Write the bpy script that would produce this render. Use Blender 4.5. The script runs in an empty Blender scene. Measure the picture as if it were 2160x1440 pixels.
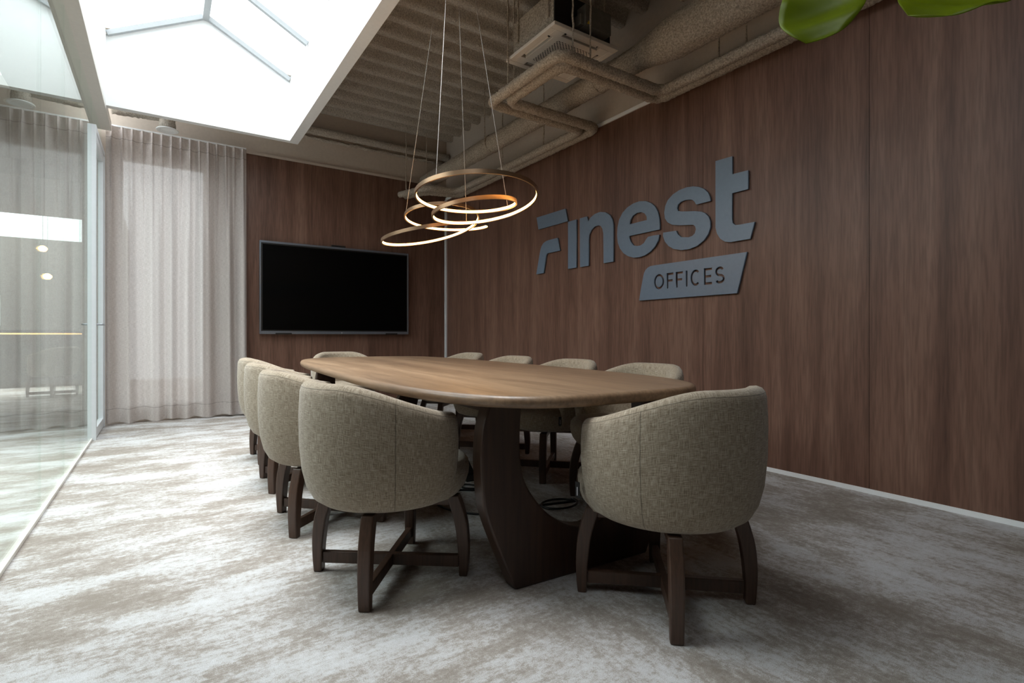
import bpy, bmesh, math, random
from math import sin, cos, pi, radians, sqrt, atan2, tan
from mathutils import Vector, Matrix

random.seed(7)
S = bpy.context.scene
COL = S.collection

# ------------------------------------------------------------------ camera
cam_d = bpy.data.cameras.new('camera')
cam_d.sensor_width = 36.0
cam_d.lens = 36.0 * 1105.0 / 2160.0
cam_d.shift_y = -11.05 / 2160.0
cam_d.clip_start = 0.05
cam = bpy.data.objects.new('camera', cam_d)
COL.objects.link(cam)
cam.location = (0, 0, 0.95)
cam.rotation_euler = (pi / 2, 0, -radians(33.719))
S.camera = cam

# ------------------------------------------------------------------ light of the place
W = bpy.data.worlds.new('overcast_sky')
S.world = W
W.use_nodes = True
bg = W.node_tree.nodes['Background']
bg.inputs['Strength'].default_value = 8.5
# overcast dome, brighter overhead and toward the hidden sun on the glass side
_nt = W.node_tree
_tc = _nt.nodes.new('ShaderNodeTexCoord')
_dt = _nt.nodes.new('ShaderNodeVectorMath')
_dt.operation = 'DOT_PRODUCT'
_dt.inputs[1].default_value = (-0.66, 0.10, 0.745)
_rp = _nt.nodes.new('ShaderNodeValToRGB')
_nt.links.new(_tc.outputs['Generated'], _dt.inputs[0])
_nt.links.new(_dt.outputs['Value'], _rp.inputs['Fac'])
_nt.links.new(_rp.outputs['Color'], bg.inputs['Color'])
_rp.color_ramp.elements[0].color = (0.30, 0.315, 0.325, 1)
_rp.color_ramp.elements[1].color = (0.93, 0.97, 1.0, 1)
_e = _rp.color_ramp.elements.new(0.55)
_e.color = (0.43, 0.465, 0.49, 1)
W.cycles.sampling_method = 'MANUAL'
W.cycles.sample_map_resolution = 256


def portal(name, loc, rot, sx, sy):
    l = bpy.data.lights.new(name, 'AREA')
    l.shape = 'RECTANGLE'
    l.size, l.size_y = sx, sy
    l.cycles.is_portal = True
    o = bpy.data.objects.new(name, l)
    COL.objects.link(o)
    o.location, o.rotation_euler = loc, rot
    return o


SKY_Y0, SKY_Y1 = 1.5, 6.35            # the roof light runs along the room
SKY_X0, SKY_X1 = -0.45, 1.205
SH_Z, EAVE_Z, RIDGE_Z = 3.17, 3.855, 4.30
RIDGE_X = (SKY_X0 + SKY_X1) / 2
portal('skylight_portal', (RIDGE_X, (SKY_Y0 + SKY_Y1) / 2, EAVE_Z + 0.02), (0, 0, 0), SKY_X1 - SKY_X0, SKY_Y1 - SKY_Y0)
portal('window_portal', (0.02, 7.2, 1.55), (pi / 2, 0, pi), 0.9, 2.7)

sun_d = bpy.data.lights.new('hazy_sun', 'SUN')
sun_d.energy = 5.5
sun_d.angle = radians(42)
sun_d.color = (1.0, 0.995, 0.99)
sun = bpy.data.objects.new('hazy_sun', sun_d)
COL.objects.link(sun)
sun.location = (-2, 2, 9)
sun.rotation_euler = (radians(0), radians(-5), 0)

S.view_settings.view_transform = 'Standard'
S.view_settings.look = 'None'
S.view_settings.gamma = 1.0
S.view_settings.exposure = 0.04
S.view_settings.use_curve_mapping = False
cy = S.cycles
cy.use_denoising = True
cy.max_bounces = 8
cy.diffuse_bounces = 5
cy.glossy_bounces = 4
cy.transmission_bounces = 6
cy.transparent_max_bounces = 12
cy.sample_clamp_indirect = 6.0
cy.caustics_reflective = False
cy.caustics_refractive = False

# ------------------------------------------------------------------ room sizes (metres)
XR, XL, YB = 3.56, -0.535, 7.126
Z_BACK, Z_RIGHT, Z_DECK = 3.176, 2.989, 3.82
YF = -1.8


# ------------------------------------------------------------------ materials
def srgb(r, g, b):
    f = lambda c: (c / 255 / 12.92) if c / 255 <= 0.04045 else ((c / 255 + 0.055) / 1.055) ** 2.4
    return (f(r), f(g), f(b), 1.0)


class NT:
    def __init__(s, name):
        s.m = bpy.data.materials.new(name)
        s.m.use_nodes = True
        s.t = s.m.node_tree
        s.b = s.t.nodes['Principled BSDF']
        s.out = s.t.nodes['Material Output']

    def n(s, kind, **kw):
        nd = s.t.nodes.new(kind)
        for k, v in kw.items():
            setattr(nd, k, v)
        return nd

    def link(s, a, b):
        s.t.links.new(a, b)

    def setv(s, nd, **kw):
        for k, v in kw.items():
            nd.inputs[k.replace('_', ' ')].default_value = v
        return nd

    def coord(s, which='Object', scale=(1, 1, 1), rot=(0, 0, 0)):
        tc = s.n('ShaderNodeTexCoord')
        mp = s.n('ShaderNodeMapping')
        mp.inputs['Scale'].default_value = scale
        mp.inputs['Rotation'].default_value = rot
        s.link(tc.outputs[which], mp.inputs['Vector'])
        return mp.outputs['Vector']

    def noise(s, vec, scale, detail=3, rough=0.55, dist=0.0):
        nd = s.n('ShaderNodeTexNoise')
        nd.inputs['Scale'].default_value = scale
        nd.inputs['Detail'].default_value = detail
        nd.inputs['Roughness'].default_value = rough
        nd.inputs['Distortion'].default_value = dist
        s.link(vec, nd.inputs['Vector'])
        return nd.outputs['Fac']

    def ramp(s, fac, stops, interp='LINEAR'):
        r = s.n('ShaderNodeValToRGB')
        cr = r.color_ramp
        cr.interpolation = interp
        while len(cr.elements) < len(stops):
            cr.elements.new(0.5)
        for e, (p, c) in zip(cr.elements, stops):
            e.position = p
            e.color = c if len(c) == 4 else (*c, 1)
        s.link(fac, r.inputs['Fac'])
        return r.outputs['Color']

    def mix(s, fac, a, b, mode='MIX'):
        m = s.n('ShaderNodeMix', data_type='RGBA', blend_type=mode)
        for sock, v in ((m.inputs[0], fac), (m.inputs[6], a), (m.inputs[7], b)):
            if hasattr(v, 'is_output'):
                s.link(v, sock)
            else:
                sock.default_value = v
        return m.outputs[2]

    def math(s, op, a, b=0.0, c=0.0):
        m = s.n('ShaderNodeMath', operation=op)
        for i, v in enumerate((a, b, c)):
            if hasattr(v, 'is_output'):
                s.link(v, m.inputs[i])
            else:
                m.inputs[i].default_value = v
        return m.outputs[0]

    def bump(s, h, strength=0.3, dist=0.01):
        b = s.n('ShaderNodeBump')
        b.inputs['Strength'].default_value = strength
        b.inputs['Distance'].default_value = dist
        s.link(h, b.inputs['Height'])
        s.link(b.outputs['Normal'], s.b.inputs['Normal'])
        return b

    def col(s, c):
        if hasattr(c, 'is_output'):
            s.link(c, s.b.inputs['Base Color'])
        else:
            s.b.inputs['Base Color'].default_value = c
        return s


def plain(name, rgb, rough=0.5, metal=0.0, spec=0.5, var=0.04, scale=30, bump=0.0):
    t = NT(name)
    v = t.coord()
    f = t.noise(v, scale, 3)
    c = srgb(*rgb)
    d = tuple(x * (1 - 2 * var) for x in c[:3]) + (1,)
    e = tuple(min(1, x * (1 + 2 * var)) for x in c[:3]) + (1,)
    t.col(t.ramp(f, [(0.3, d), (0.7, e)]))
    t.setv(t.b, Roughness=rough, Metallic=metal)
    t.b.inputs['Specular IOR Level'].default_value = spec
    if bump:
        t.bump(f, bump, 0.004)
    return t.m


def wood(name, dark, mid, light, along='Z', rough=0.42, fine=60, grain=5.0, spec=0.5, bump=0.05, knots=False):
    """Straight grained timber: noise stretched along the grain."""
    t = NT(name)
    st = {'X': (0.06, 1, 1), 'Y': (1, 0.06, 1), 'Z': (1, 1, 0.06)}[along]
    v = t.coord('Object', st)
    a = t.noise(v, grain, 4, 0.6, 0.6)
    b = t.noise(v, fine, 2, 0.5)
    v2 = t.coord('Object', tuple(x * 0.7 for x in st))
    c = t.noise(v2, 1.6, 2)
    base = t.ramp(a, [(0.28, srgb(*dark)), (0.5, srgb(*mid)), (0.74, srgb(*light))])
    big = t.mix(t.math('MULTIPLY', c, 0.5), base, srgb(*dark))
    fib = t.ramp(b, [(0.35, (0.72, 0.72, 0.72)), (0.6, (1.05, 1.05, 1.05))])
    colr = t.mix(0.8, big, fib, 'MULTIPLY')
    if knots:
        vk = t.coord('Object', (1, 0.35, 1))
        k = t.n('ShaderNodeTexVoronoi')
        k.inputs['Scale'].default_value = 2.2
        t.link(vk, k.inputs['Vector'])
        kk = t.ramp(k.outputs['Distance'], [(0.012, (0.25, 0.2, 0.17)), (0.06, (1, 1, 1))])
        colr = t.mix(0.9, colr, kk, 'MULTIPLY')
    t.col(colr)
    t.setv(t.b, Roughness=rough)
    t.b.inputs['Specular IOR Level'].default_value = spec
    t.bump(b, bump, 0.002)
    return t.m


M = {}
M['veneer'] = wood('walnut_veneer', (88, 63, 52), (120, 89, 75), (143, 111, 95), 'Z', 0.42, 90, 6.0, 0.32, 0.02)
M['table_wood'] = wood('smoked_oak', (106, 83, 64), (142, 115, 90), (172, 144, 116), 'Y', 0.36, 70, 5.0, 0.5, 0.05, knots=True)
M['leg_wood'] = wood('dark_beech', (62, 44, 35), (80, 58, 46), (94, 70, 56), 'Z', 0.42, 120, 12, 0.5, 0.04)
M['base_wood'] = wood('dark_oak', (50, 34, 26), (66, 46, 35), (80, 58, 44), 'Z', 0.42, 80, 8, 0.5, 0.05)
M['white'] = plain('white_paint', (236, 238, 238), 0.6, var=0.01)
M['shaft'] = plain('white_plaster', (240, 241, 240), 0.75, var=0.01, bump=0.02)
M['taupe'] = plain('taupe_paint', (196, 184, 171), 0.8, var=0.02, bump=0.03)
M['alu'] = plain('white_aluminium', (226, 229, 232), 0.35, 0.0, var=0.01)
M['roof_alu'] = plain('roof_aluminium', (168, 172, 174), 0.5, 0.0, var=0.01)
M['rail'] = plain('beige_aluminium', (232, 229, 222), 0.45, 0.0, var=0.01)
M['grey_alu'] = plain('grey_aluminium', (176, 180, 186), 0.35, 0.7, var=0.02)
M['tv_frame'] = plain('blue_grey_metal', (132, 140, 152), 0.32, 0.75, var=0.01)
M['screen'] = plain('black_screen', (2, 2, 2), 0.45, 0, 0.08, var=0.0)
M['black'] = plain('black_plastic', (18, 18, 18), 0.45, var=0.02)
M['dark_metal'] = plain('black_metal', (34, 33, 32), 0.5, 0.6, var=0.03)
M['box_metal'] = plain('galvanised_box', (120, 118, 112), 0.45, 0.5, var=0.06)
M['ac_white'] = plain('ivory_plastic', (226, 218, 206), 0.4, var=0.01)
M['yellow'] = plain('yellow_sticker', (206, 170, 40), 0.5, var=0.01)
M['bronze'] = plain('bronze_metal', (150, 122, 96), 0.34, 0.85, var=0.03)
M['wire'] = plain('steel_wire', (196, 190, 184), 0.35, 0.6, var=0.02)
M['sign'] = plain('slate_blue_board', (104, 120, 138), 0.36, 0.0, 0.6, var=0.02)
M['sign_edge'] = M['sign']
M['foam'] = plain('yellow_foam', (202, 176, 118), 0.8, var=0.08, bump=0.3)
M['pot'] = plain('grey_pot', (120, 116, 110), 0.7, var=0.05)
M['soil'] = plain('potting_soil', (40, 30, 22), 0.95, var=0.3, scale=60, bump=0.5)
M['bark'] = plain('bark', (92, 78, 60), 0.85, var=0.2, scale=50, bump=0.4)
M['hall_dark'] = plain('dark_panel', (58, 54, 52), 0.6, var=0.05)
M['hall_wall'] = plain('hall_paint', (118, 112, 104), 0.8, var=0.03)
M['seam'] = plain('dark_seam', (20, 14, 11), 0.9, var=0.05)


def sprayed(name, a, b, c):
    """Coarse sprayed acoustic plaster."""
    t = NT(name)
    v = t.coord()
    f = t.noise(v, 75, 3, 0.75)
    g = t.noise(v, 3.5, 2)
    h = t.noise(v, 210, 2, 0.7)
    base = t.ramp(f, [(0.30, srgb(*a)), (0.50, srgb(*b)), (0.66, srgb(*c))])
    base = t.mix(t.math('MULTIPLY', g, 0.35), base, srgb(*a))
    t.col(base)
    t.setv(t.b, Roughness=0.95)
    t.b.inputs['Specular IOR Level'].default_value = 0.15
    t.bump(t.math('ADD', f, t.math('MULTIPLY', h, 0.5)), 0.9, 0.016)
    return t.m


M['spray'] = sprayed('sprayed_plaster', (146, 135, 120), (204, 191, 173), (236, 226, 211))
M['spray_deck'] = sprayed('sprayed_deck', (158, 149, 137), (206, 197, 184), (232, 224, 212))


def carpet():
    t = NT('carpet')
    tc = t.coord('Object')
    sp = t.n('ShaderNodeSeparateXYZ')
    t.link(tc, sp.inputs[0])
    sel = t.ramp(t.math('ADD', t.math('MULTIPLY', sp.outputs[0], 0.5), t.math('MULTIPLY', t.noise(tc, 0.8, 2), 0.6)), [(0.72, (1, 1, 1)), (0.98, (0, 0, 0))])
    big1 = t.noise(t.coord('Object', (1.9, 0.9, 1)), 1.9, 9, 0.74)
    big2 = t.noise(t.coord('Object', (0.9, 1.9, 1)), 1.9, 9, 0.74)
    pat = t.mix(sel, big1, big2)
    st1 = t.noise(t.coord('Object', (9, 1.6, 1)), 7.0, 5, 0.75)
    st2 = t.noise(t.coord('Object', (1.6, 9, 1)), 7.0, 5, 0.75)
    st = t.mix(sel, st1, st2)
    f = t.math('ADD', t.math('MULTIPLY', pat, 0.80), t.math('MULTIPLY', st, 0.22))
    f = t.math('ADD', f, t.math('MULTIPLY_ADD', t.noise(tc, 42, 4, 0.8), 0.34, -0.17))
    fl = t.noise(tc, 330, 2, 0.8)
    f = t.math('ADD', f, t.math('MULTIPLY_ADD', fl, 0.22, -0.11))
    c = t.ramp(f, [(0.40, srgb(154, 145, 136)), (0.49, srgb(176, 168, 161)), (0.55, srgb(205, 203, 202)), (0.66, srgb(219, 219, 221))])
    loop = t.noise(tc, 420, 2, 0.8)
    c = t.mix(0.75, c, t.ramp(loop, [(0.30, (0.55, 0.55, 0.54)), (0.62, (1.1, 1.1, 1.1))]), 'MULTIPLY')
    t.col(c)
    t.setv(t.b, Roughness=0.95)
    t.b.inputs['Specular IOR Level'].default_value = 0.12
    t.bump(loop, 0.6, 0.006)
    return t.m


M['carpet'] = carpet()


def perforated():
    t = NT('perforated_panel')
    sp = t.n('ShaderNodeSeparateXYZ')
    t.link(t.coord('Object', (1 / 0.030, 1 / 0.030, 1)), sp.inputs[0])
    fx = t.math('SUBTRACT', t.math('FRACT', t.math('ADD', sp.outputs[0], sp.outputs[1])), 0.5)
    fy = t.math('SUBTRACT', t.math('FRACT', t.math('SUBTRACT', sp.outputs[0], sp.outputs[1])), 0.5)
    d = t.math('ADD', t.math('MULTIPLY', fx, fx), t.math('MULTIPLY', fy, fy))
    hole = t.math('LESS_THAN', d, 0.10)
    t.col(t.mix(hole, srgb(226, 218, 206), srgb(26, 24, 22)))
    t.setv(t.b, Roughness=0.45)
    return t.m


M['perforated'] = perforated()


def linen(name, dark, mid, light, seams=True):
    """Slubby woven upholstery; UVs in metres (u round the shell, v up)."""
    t = NT(name)
    uv = t.n('ShaderNodeUVMap')
    uv.uv_map = 'UVMap'

    def mp(sc):
        m = t.n('ShaderNodeMapping')
        m.inputs['Scale'].default_value = sc
        t.link(uv.outputs['UV'], m.inputs['Vector'])
        return m.outputs['Vector']
    h = t.noise(mp((34, 600, 1)), 1.0, 3, 0.75)
    w = t.noise(mp((600, 30, 1)), 1.0, 3, 0.75)
    f = t.math('ADD', t.math('MULTIPLY', h, 0.5), t.math('MULTIPLY', w, 0.5))
    c = t.ramp(f, [(0.42, srgb(*dark)), (0.5, srgb(*mid)), (0.58, srgb(*light))])
    slub1 = t.ramp(t.noise(mp((22, 520, 1)), 1.0, 1), [(0.66, (0, 0, 0)), (0.72, (1, 1, 1))])
    slub2 = t.ramp(t.noise(mp((520, 20, 1)), 1.0, 1), [(0.67, (0, 0, 0)), (0.73, (1, 1, 1))])
    c = t.mix(t.math('MULTIPLY', slub1, 0.55), c, srgb(*[min(255, x + 26) for x in light]))
    c = t.mix(t.math('MULTIPLY', slub2, 0.45), c, srgb(*[min(255, x + 20) for x in light]))
    if seams:
        sx = t.n('ShaderNodeSeparateXYZ')
        t.link(uv.outputs['UV'], sx.inputs[0])
        d = t.math('ABSOLUTE', t.math('SUBTRACT', t.math('ABSOLUTE', sx.outputs[0]), 0.375))
        ln = t.math('LESS_THAN', d, 0.0016)
        up = t.math('LESS_THAN', sx.outputs[1], 0.47)
        ln = t.math('MULTIPLY', ln, up)
        d2 = t.math('LESS_THAN', t.math('ABSOLUTE', t.math('SUBTRACT', sx.outputs[1], 0.468)), 0.0014)
        c = t.mix(t.math('MULTIPLY', t.math('MAXIMUM', ln, d2), 0.6), c, srgb(70, 62, 52))
    t.col(c)
    t.setv(t.b, Roughness=0.92)
    t.b.inputs['Specular IOR Level'].default_value = 0.15
    t.b.inputs['Sheen Weight'].default_value = 0.25
    t.b.inputs['Sheen Roughness'].default_value = 0.5
    t.bump(f, 0.35, 0.003)
    return t.m


M['linen'] = linen('oatmeal_linen', (118, 104, 87), (152, 138, 119), (184, 171, 153))
M['linen_seat'] = linen('oatmeal_seat_linen', (118, 104, 87), (152, 138, 119), (184, 171, 153), False)


def curtain_mat():
    t = NT('sheer_linen')
    uv = t.n('ShaderNodeUVMap')
    uv.uv_map = 'UVMap'

    def mp(sc):
        m = t.n('ShaderNodeMapping')
        m.inputs['Scale'].default_value = sc
        t.link(uv.outputs['UV'], m.inputs['Vector'])
        return m.outputs['Vector']
    h = t.noise(mp((22, 330, 1)), 1.0, 3, 0.7)
    w = t.noise(mp((330, 22, 1)), 1.0, 3, 0.7)
    f = t.math('ADD', t.math('MULTIPLY', h, 0.5), t.math('MULTIPLY', w, 0.5))
    c = t.ramp(f, [(0.36, srgb(180, 171, 165)), (0.52, srgb(208, 199, 194)), (0.64, srgb(226, 219, 215))])
    sx = t.n('ShaderNodeSeparateXYZ')
    t.link(uv.outputs['UV'], sx.inputs[0])
    hem = t.math('LESS_THAN', t.math('ABSOLUTE', t.math('SUBTRACT', sx.outputs[1], 0.17)), 0.003)
    hd = t.math('LESS_THAN', t.math('ABSOLUTE', t.math('SUBTRACT', sx.outputs[1], 3.07)), 0.004)
    c = t.mix(t.math('MULTIPLY', t.math('MAXIMUM', hem, hd), 0.5), c, srgb(120, 112, 104))
    t.col(c)
    t.setv(t.b, Roughness=0.9)
    t.b.inputs['Specular IOR Level'].default_value = 0.1
    tr = t.n('ShaderNodeBsdfTranslucent')
    t.link(c, tr.inputs['Color'])
    tp = t.n('ShaderNodeBsdfTransparent')
    m1 = t.n('ShaderNodeMixShader')
    m1.inputs[0].default_value = 0.2
    t.link(t.b.outputs[0], m1.inputs[1])
    t.link(tr.outputs[0], m1.inputs[2])
    m2 = t.n('ShaderNodeMixShader')
    m2.inputs[0].default_value = 0.05
    t.link(m1.outputs[0], m2.inputs[1])
    t.link(tp.outputs[0], m2.inputs[2])
    t.link(m2.outputs[0], t.out.inputs['Surface'])
    return t.m


M['curtain'] = curtain_mat()


def glass(name, tint=(0.93, 0.97, 0.95), ior=1.5, rough=0.0):
    """Flat architectural pane: Fresnel blend of clear and mirror."""
    t = NT(name)
    t.t.nodes.remove(t.b)
    tp = t.n('ShaderNodeBsdfTransparent')
    tp.inputs['Color'].default_value = (*tint, 1)
    gl = t.n('ShaderNodeBsdfGlossy')
    gl.inputs['Roughness'].default_value = rough
    gl.inputs['Color'].default_value = (0.97, 1.0, 0.985, 1)
    fr = t.n('ShaderNodeFresnel')
    # the pane is a real box: give its inner faces the same air-to-glass ratio as its outer ones
    ge = t.n('ShaderNodeNewGeometry')
    t.link(t.math('MULTIPLY_ADD', ge.outputs['Backfacing'], 1.0 / ior - ior, ior), fr.inputs['IOR'])
    mx = t.n('ShaderNodeMixShader')
    t.link(fr.outputs[0], mx.inputs[0])
    t.link(tp.outputs[0], mx.inputs[1])
    t.link(gl.outputs[0], mx.inputs[2])
    t.link(mx.outputs[0], t.out.inputs['Surface'])
    return t.m


M['glass'] = glass('partition_glass')
M['sky_glass'] = glass('roof_glass', (0.98, 0.99, 0.99), 1.3)


def emit(name, rgb, strength):
    t = NT(name)
    t.b.inputs['Base Color'].default_value = (*rgb, 1)
    t.b.inputs['Emission Color'].default_value = (*rgb, 1)
    t.b.inputs['Emission Strength'].default_value = strength
    return t.m


M['led'] = emit('warm_led', (1.0, 0.52, 0.16), 16.0)
M['led_soft'] = emit('amber_led', (1.0, 0.50, 0.18), 4.0)


def leaf_mat():
    t = NT('fig_leaf')
    v = t.coord()
    f = t.noise(v, 9, 3)
    t.col(t.ramp(f, [(0.3, srgb(104, 120, 6)), (0.7, srgb(126, 144, 12))]))
    t.setv(t.b, Roughness=0.4)
    tr = t.n('ShaderNodeBsdfTranslucent')
    tr.inputs['Color'].default_value = srgb(150, 170, 10)
    mx = t.n('ShaderNodeMixShader')
    mx.inputs[0].default_value = 0.35
    t.link(t.b.outputs[0], mx.inputs[1])
    t.link(tr.outputs[0], mx.inputs[2])
    t.link(mx.outputs[0], t.out.inputs['Surface'])
    return t.m


M['leaf'] = leaf_mat()


# ------------------------------------------------------------------ mesh helpers
class MB:
    """Collects shapes that become ONE mesh object."""

    def __init__(s):
        s.v, s.f, s.uv = [], [], {}

    def box(s, x0, x1, y0, y1, z0, z1):
        n = len(s.v)
        s.v += [(x0, y0, z0), (x1, y0, z0), (x1, y1, z0), (x0, y1, z0), (x0, y0, z1), (x1, y0, z1), (x1, y1, z1), (x0, y1, z1)]
        s.f += [tuple(n + i for i in q) for q in ((3, 2, 1, 0), (4, 5, 6, 7), (0, 1, 5, 4), (1, 2, 6, 5), (2, 3, 7, 6), (3, 0, 4, 7))]
        return s

    def rings(s, rings, closed=False, caps=True):
        n0 = len(s.v)
        k = len(rings[0])
        for r in rings:
            s.v += [tuple(p) for p in r]
        m = len(rings)
        for i in range(m if closed else m - 1):
            a, b = n0 + i * k, n0 + ((i + 1) % m) * k
            for j in range(k):
                s.f.append((a + j, a + (j + 1) % k, b + (j + 1) % k, b + j))
        if caps and not closed:
            s.f.append(tuple(n0 + j for j in reversed(range(k))))
            s.f.append(tuple(n0 + (m - 1) * k + j for j in range(k)))
        return s

    def tube(s, path, r, seg=12, jitter=0.0, closed=False, caps=True, rnd=random):
        pts = [Vector(p) for p in path]
        m = len(pts)
        up = Vector((0, 0, 1))
        out = []
        prev = None
        for i, p in enumerate(pts):
            if closed:
                d = pts[(i + 1) % m] - pts[i - 1]
            else:
                d = pts[min(i + 1, m - 1)] - pts[max(i - 1, 0)]
            d.normalize()
            if prev is None:
                a = d.cross(up)
                if a.length < 1e-3:
                    a = d.cross(Vector((1, 0, 0)))
                a.normalize()
            else:
                a = prev - d * prev.dot(d)
                a.normalize()
            prev = a
            b = d.cross(a)
            rr = r(i / max(1, m - 1)) if callable(r) else r
            ring = []
            for j in range(seg):
                q = rr + (rnd.uniform(-jitter, jitter) if jitter else 0)
                ang = 2 * pi * j / seg
                ring.append(p + a * cos(ang) * q + b * sin(ang) * q)
            out.append(ring)
        return s.rings(out, closed, caps)

    def lathe(s, prof, c=(0, 0, 0), seg=32):
        out = [[(c[0] + r * cos(2 * pi * j / seg), c[1] + r * sin(2 * pi * j / seg), c[2] + z) for j in range(seg)] for r, z in prof]
        return s.rings(out)

    def grid(s, nu, nv, fn, uvfn=None, flip=False):
        n = len(s.v)
        for i in range(nu + 1):
            for j in range(nv + 1):
                s.v.append(tuple(fn(i / nu, j / nv)))
                if uvfn:
                    s.uv[len(s.v) - 1] = uvfn(i / nu, j / nv)
        for i in range(nu):
            for j in range(nv):
                a = n + i * (nv + 1) + j
                q = (a, a + nv + 1, a + nv + 2, a + 1)
                s.f.append(tuple(reversed(q)) if flip else q)
        return s

    def prism(s, poly, axis, a, b):
        """Extrude a 2D outline along 'x', 'y' or 'z' from a to b."""
        def P(u, v, w):
            return {'x': (w, u, v), 'y': (u, w, v), 'z': (u, v, w)}[axis]
        return s.rings([[P(u, v, a) for u, v in poly], [P(u, v, b) for u, v in poly]])

    def build(s, name, mat, parent=None, smooth=False, bevel=0.0, seg=2, angle=40, solid=0.0, subsurf=0):
        me = bpy.data.meshes.new(name)
        me.from_pydata(s.v, [], s.f)
        if s.uv:
            ul = me.uv_layers.new(name='UVMap')
            for lp in me.loops:
                ul.data[lp.index].uv = s.uv.get(lp.vertex_index, (0, 0))
        bm = bmesh.new()
        bm.from_mesh(me)
        if not s.uv:
            bmesh.ops.recalc_face_normals(bm, faces=bm.faces)
        bm.to_mesh(me)
        bm.free()
        me.materials.append(mat)
        if smooth:
            for p in me.polygons:
                p.use_smooth = True
            try:
                me.set_sharp_from_angle(angle=radians(angle))
            except Exception:
                pass
        o = bpy.data.objects.new(name, me)
        COL.objects.link(o)
        if parent:
            o.parent = parent
        if solid:
            md = o.modifiers.new('solid', 'SOLIDIFY')
            md.thickness = solid
            md.offset = 0
        if bevel:
            md = o.modifiers.new('bevel', 'BEVEL')
            md.width = bevel
            md.segments = seg
            md.limit_method = 'ANGLE'
            md.angle_limit = radians(35)
            md.harden_normals = False
        if subsurf:
            md = o.modifiers.new('sub', 'SUBSURF')
            md.levels = md.render_levels = subsurf
        return o


def tag(o, label=None, cat=None, group=None, kind=None):
    for k, v in (('label', label), ('category', cat), ('group', group), ('kind', kind)):
        if v:
            o[k] = v
    return o


def empty(name, loc=(0, 0, 0), rz=0.0, label=None, cat=None, group=None, kind=None):
    o = bpy.data.objects.new(name, None)
    COL.objects.link(o)
    o.empty_display_size = 0.05
    o.location, o.rotation_euler = loc, (0, 0, rz)
    return tag(o, label, cat, group, kind)


def struct(name, mb, mat, parent=None, **kw):
    o = mb.build(name, mat, parent, **kw)
    if parent is None:
        o['kind'] = 'structure'
    return o


def copy_tree(o, parent=None):
    c = o.copy()
    COL.objects.link(c)
    c.parent = parent
    for ch in list(o.children):
        copy_tree(ch, c)
    return c


def smooth_path(pts, n=8, closed=False):
    """Catmull-Rom through points."""
    P = [Vector(p) for p in pts]
    m = len(P)
    out = []
    for i in range(m if closed else m - 1):
        p0 = P[(i - 1) % m] if closed else P[max(i - 1, 0)]
        p1, p2 = P[i], P[(i + 1) % m]
        p3 = P[(i + 2) % m] if closed else P[min(i + 2, m - 1)]
        for k in range(n):
            t = k / n
            out.append(0.5 * ((2 * p1) + (p2 - p0) * t + (2 * p0 - 5 * p1 + 4 * p2 - p3) * t * t + (3 * p1 - p0 - 3 * p2 + p3) * t ** 3))
    if not closed:
        out.append(P[-1])
    return out


def rounded_path(pts, r, step=0.02, n=7):
    """Straight runs with filleted corners, resampled for a rough sprayed tube."""
    P = [Vector(p) for p in pts]
    out = [P[0]]
    for i in range(1, len(P) - 1):
        a = (P[i - 1] - P[i])
        b = (P[i + 1] - P[i])
        rr = min(r, a.length * 0.45, b.length * 0.45)
        a.normalize()
        b.normalize()
        p, q = P[i] + a * rr, P[i] + b * rr
        for k in range(n + 1):
            t = k / n
            out.append(p.lerp(P[i], t).lerp(P[i].lerp(q, t), t))
    out.append(P[-1])
    res = [out[0]]
    for p in out[1:]:
        d = (p - res[-1]).length
        m = max(1, int(d / step))
        s0 = res[-1].copy()
        for k in range(1, m + 1):
            res.append(s0.lerp(p, k / m))
    return res


# ================================================================== THE SETTING
# floor
struct('floor', MB().box(-6.0, XR + 0.2, YF - 0.1, 14.2, -0.08, 0.0), M['carpet'])

# right wall: painted core above, walnut boards below
wr = struct('wall_right', MB().box(XR + 0.004, XR + 0.14, YF, YB + 0.15, 0.0, 4.0), M['taupe'])
seams = [YF, -0.93, 0.25, 1.434, 2.605, 3.78, 4.945, 6.117, YB - 0.02]
for a, b in zip(seams[:-1], seams[1:]):
    MB().box(XR - 0.008, XR + 0.004, a + 0.0012, b - 0.0012, 0.028, Z_RIGHT).build('wood_board', M['veneer'], wr)
struct('baseboard_right', MB().box(XR - 0.013, XR + 0.003, YF, YB - 0.02, 0.0, 0.029), M['white'])
struct('trim_1', MB().box(XR - 0.022, XR + 0.003, YF, YB - 0.02, Z_RIGHT + 0.001, Z_RIGHT + 0.032), M['white'])

# back wall: window opening behind the curtain, walnut boards to the right
WX0, WX1, WZ0, WZ1 = -0.42, 0.46, 0.12, 2.95
mb = MB()
mb.box(-0.6, WX0, YB, YB + 0.14, 0, 4.0).box(WX1, XR + 0.14, YB, YB + 0.14, 0, 4.0)
mb.box(WX0, WX1, YB, YB + 0.14, 0, WZ0).box(WX0, WX1, YB, YB + 0.14, WZ1, 4.0)
wb = struct('wall_back', mb, M['taupe'])
bs = [0.70, 1.616, 2.788, XR - 0.018]
for a, b in zip(bs[:-1], bs[1:]):
    MB().box(a + 0.0012, b - 0.0012, YB - 0.02, YB, 0.028, Z_BACK).build('wood_board', M['veneer'], wb)
struct('baseboard_back', MB().box(0.7, XR - 0.02, YB - 0.022, YB - 0.0005, 0.0, 0.028), M['white'])
struct('trim_2', MB().box(0.66, XR - 0.024, YB - 0.03, YB - 0.0005, Z_BACK + 0.001, Z_BACK + 0.03).box(0.66, XR - 0.024, YB - 0.018, YB - 0.0005, Z_BACK + 0.03, Z_BACK + 0.042), M['taupe'])
struct('trim_3', MB().box(XR - 0.036, XR - 0.0085, YB - 0.048, YB - 0.021, 0.03, Z_RIGHT), M['alu'])

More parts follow.
